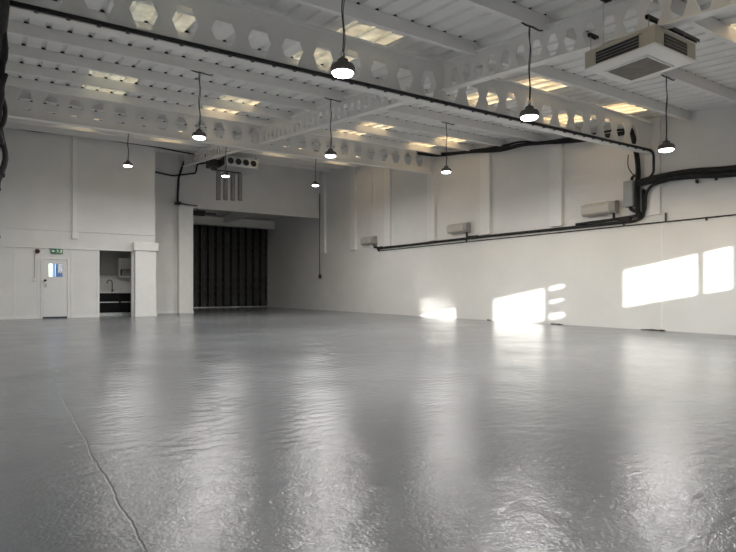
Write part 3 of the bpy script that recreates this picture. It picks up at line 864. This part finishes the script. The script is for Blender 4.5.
# ---------------------------------------------------------------- kitchenette behind the opening
ky = 22.8
def base_unit(x0, x1, label):
    u = thing('base_cabinet', label, 'cabinet', ((x0+x1)/2, ky+.3, 0), 'kitchen base cabinets')
    MB().box(x0, x1, ky+.02, YB-.3, .12, .86).build('carcass', M['cab_black'], u)
    MB().box(x0, x1, ky+.06, ky+.08, .0, .12).build('plinth', M['galv'], u)
    for (a, b) in ((.135, .50), (.545, .845)):
        d = MB().box(x0+.004, x1-.004, ky, ky+.02, a, b).build('drawer', M['cab_black'], u)
        MB().box(x0+.03, x1-.03, ky-.012, ky+.0, b-.0 if a < .3 else b-.012, b+.032 if a < .3 else b).build('handle_rail', M['galv'] if a < .3 else M['cab_black'], d)
    return u
base_unit(2.50, 3.68, 'black base cabinet under the tap in the kitchen opening')
base_unit(3.69, 4.60, 'black base cabinet right of the tap, partly behind the white pier')
tag(MB().box(2.48, 4.62, ky-.03, YB-.3, .86, .90).build('worktop', M['worktop']), 'pale kitchen worktop over the black cabinets', 'worktop')
struct(MB().box(2.48, 4.63, YB-.3, YB-.26, 0, 2.6).build('wall_kitchen_back', M['kit']))
struct(MB().box(2.48, 4.63, YB-.312, YB-.3, .90, 1.55).build('trim_50', M['cab_white']))
tp = thing('kitchen_tap', 'dark swan-neck kitchen tap on the pale worktop', 'tap', (3.48, ky+.4, .90))
MB().lathe([(.04,0),(.04,.015),(.022,.03),(.022,.07),(.016,.08)], (3.48,ky+.4,.90), 14).build('base', M['dark_metal'], tp)
MB().tube(smooth_path([(3.48,ky+.4,.97),(3.48,ky+.4,1.2),(3.46,ky+.38,1.32),(3.38,ky+.34,1.36),(3.30,ky+.30,1.31),(3.28,ky+.29,1.22)], 6), .018, 8).build('spout', M['dark_metal'], tp)
MB().tube([(3.49,ky+.4,.95),(3.57,ky+.38,1.0)], .01, 6).build('lever', M['dark_metal'], tp)
wc = thing('wall_cabinet', 'off-white kitchen wall cabinet with a dark niche above the worktop', 'cabinet', (4.2, YB-.5, 1.5))
MB().box(3.72, 4.62, YB-.62, YB-.31, 1.80, 2.22).box(3.72, 3.78, YB-.62, YB-.31, 1.52, 1.80).box(4.56, 4.62, YB-.62, YB-.31, 1.52, 1.80).box(3.72, 4.62, YB-.62, YB-.31, 1.48, 1.54).box(3.78, 4.56, YB-.34, YB-.31, 1.54, 1.8).build('carcass', M['cab_white'], wc)
MB().box(3.725, 4.165, YB-.64, YB-.62, 1.82, 2.215).build('door', M['cab_white'], wc)
MB().box(4.175, 4.615, YB-.64, YB-.62, 1.82, 2.215).build('door', M['cab_white'], wc)
mw = thing('microwave', 'dark microwave in the niche of the wall cabinet', 'microwave', (4.17, YB-.48, 1.54))
MB().cbox(3.80, 4.54, YB-.62, YB-.36, 1.542, 1.785, .008).build('body', M['dark_metal'], mw)
MB().box(3.84, 4.36, YB-.628, YB-.62, 1.56, 1.77).build('door', M['split_grey'], mw)

# ---------------------------------------------------------------- folding gate across the loading bay
gt = thing('folding_gate', 'dark steel concertina gate with lattice, closing the loading bay', 'gate', (9.8, 30.5, 0))
gx = [HX + .05 + (12.90-HX-.05)*i/14 for i in range(15)]
for i in range(14):
    xa, xb = gx[i], gx[i+1]; xm = (xa+xb)/2
    pan = MB()
    prof = [(xa, 30.64), (xa+.05, 30.64), (xm-.11, 30.42), (xm+.07, 30.42), (xb-.07, 30.64), (xb, 30.64)]
    pan.prism(prof + [(x, y+.015) for x, y in prof[::-1]], lambda x, y: (x, y, .06), lambda x, y: (x, y, 4.76))
    pan.build('gate_leaf', M['gate'], gt)
    for (z0, z1, n) in ((.5, 1.75, 3), (3.0, 3.85, 2)):
        lat = MB()
        hgt = (z1-z0)/n
        for j in range(n):
            a, b = z0+j*hgt, z0+(j+1)*hgt
            lat.tube([(xa,30.39,a),(xb,30.39,b)], .014, 5); lat.tube([(xa,30.385,b),(xb,30.385,a)], .014, 5)
        lat.build('lattice', M['lattice'], gt)
MB().box(HX+.02, 12.95, 30.36, 30.68, .0, .05).build('bottom_track', M['galv'], gt)
MB().box(HX+.02, 12.95, 30.36, 30.68, 4.77, 4.84).build('top_track', M['gate'], gt)
MB().box(12.92, 12.97, 30.36, 30.68, .05, 4.77).build('side_post', M['galv'], gt)
mo = thing('bay_hoist', 'small dark motor unit under the loading bay ceiling', 'motor', (8.0, 26.2, 4.55))
MB().cbox(7.4, 7.95, 26.0, 26.35, 4.50, 4.72, .03).tube([(7.95,26.17,4.62),(8.5,26.17,4.62)], .035, 7).build('motor', M['black'], mo)
MB().tube([(7.6,26.17,4.7),(7.6,26.17,5.0)], .02, 6).build('hanger_rod', M['dark_metal'], mo)

# bits of dark debris along the foot of the right-hand wall
for (y, w, txt) in ((12.65, .10, 'between the two farther sun patches'), (10.05, .30, 'right of the low sun patch'), (7.3, .45, 'under the largest sun patch')):
    d_ = MB(); n_ = 5
    for q in range(n_):
        yy = y - w/2 + w*q/(n_-1)
        h_ = random.uniform(.015, .035)
        d_.prism([(yy-w*.16, 0), (yy+w*.16, 0), (yy+w*.10, h_), (yy-w*.08, h_*.8)], lambda a, z: (XR-.05-random.uniform(0,.02), a, z), lambda a, z: (XR-.005, a, z))
    tag(d_.build('debris', M['debris']), 'small dark debris at the foot of the right-hand wall ' + txt, 'debris', 'debris along the right-hand wall')
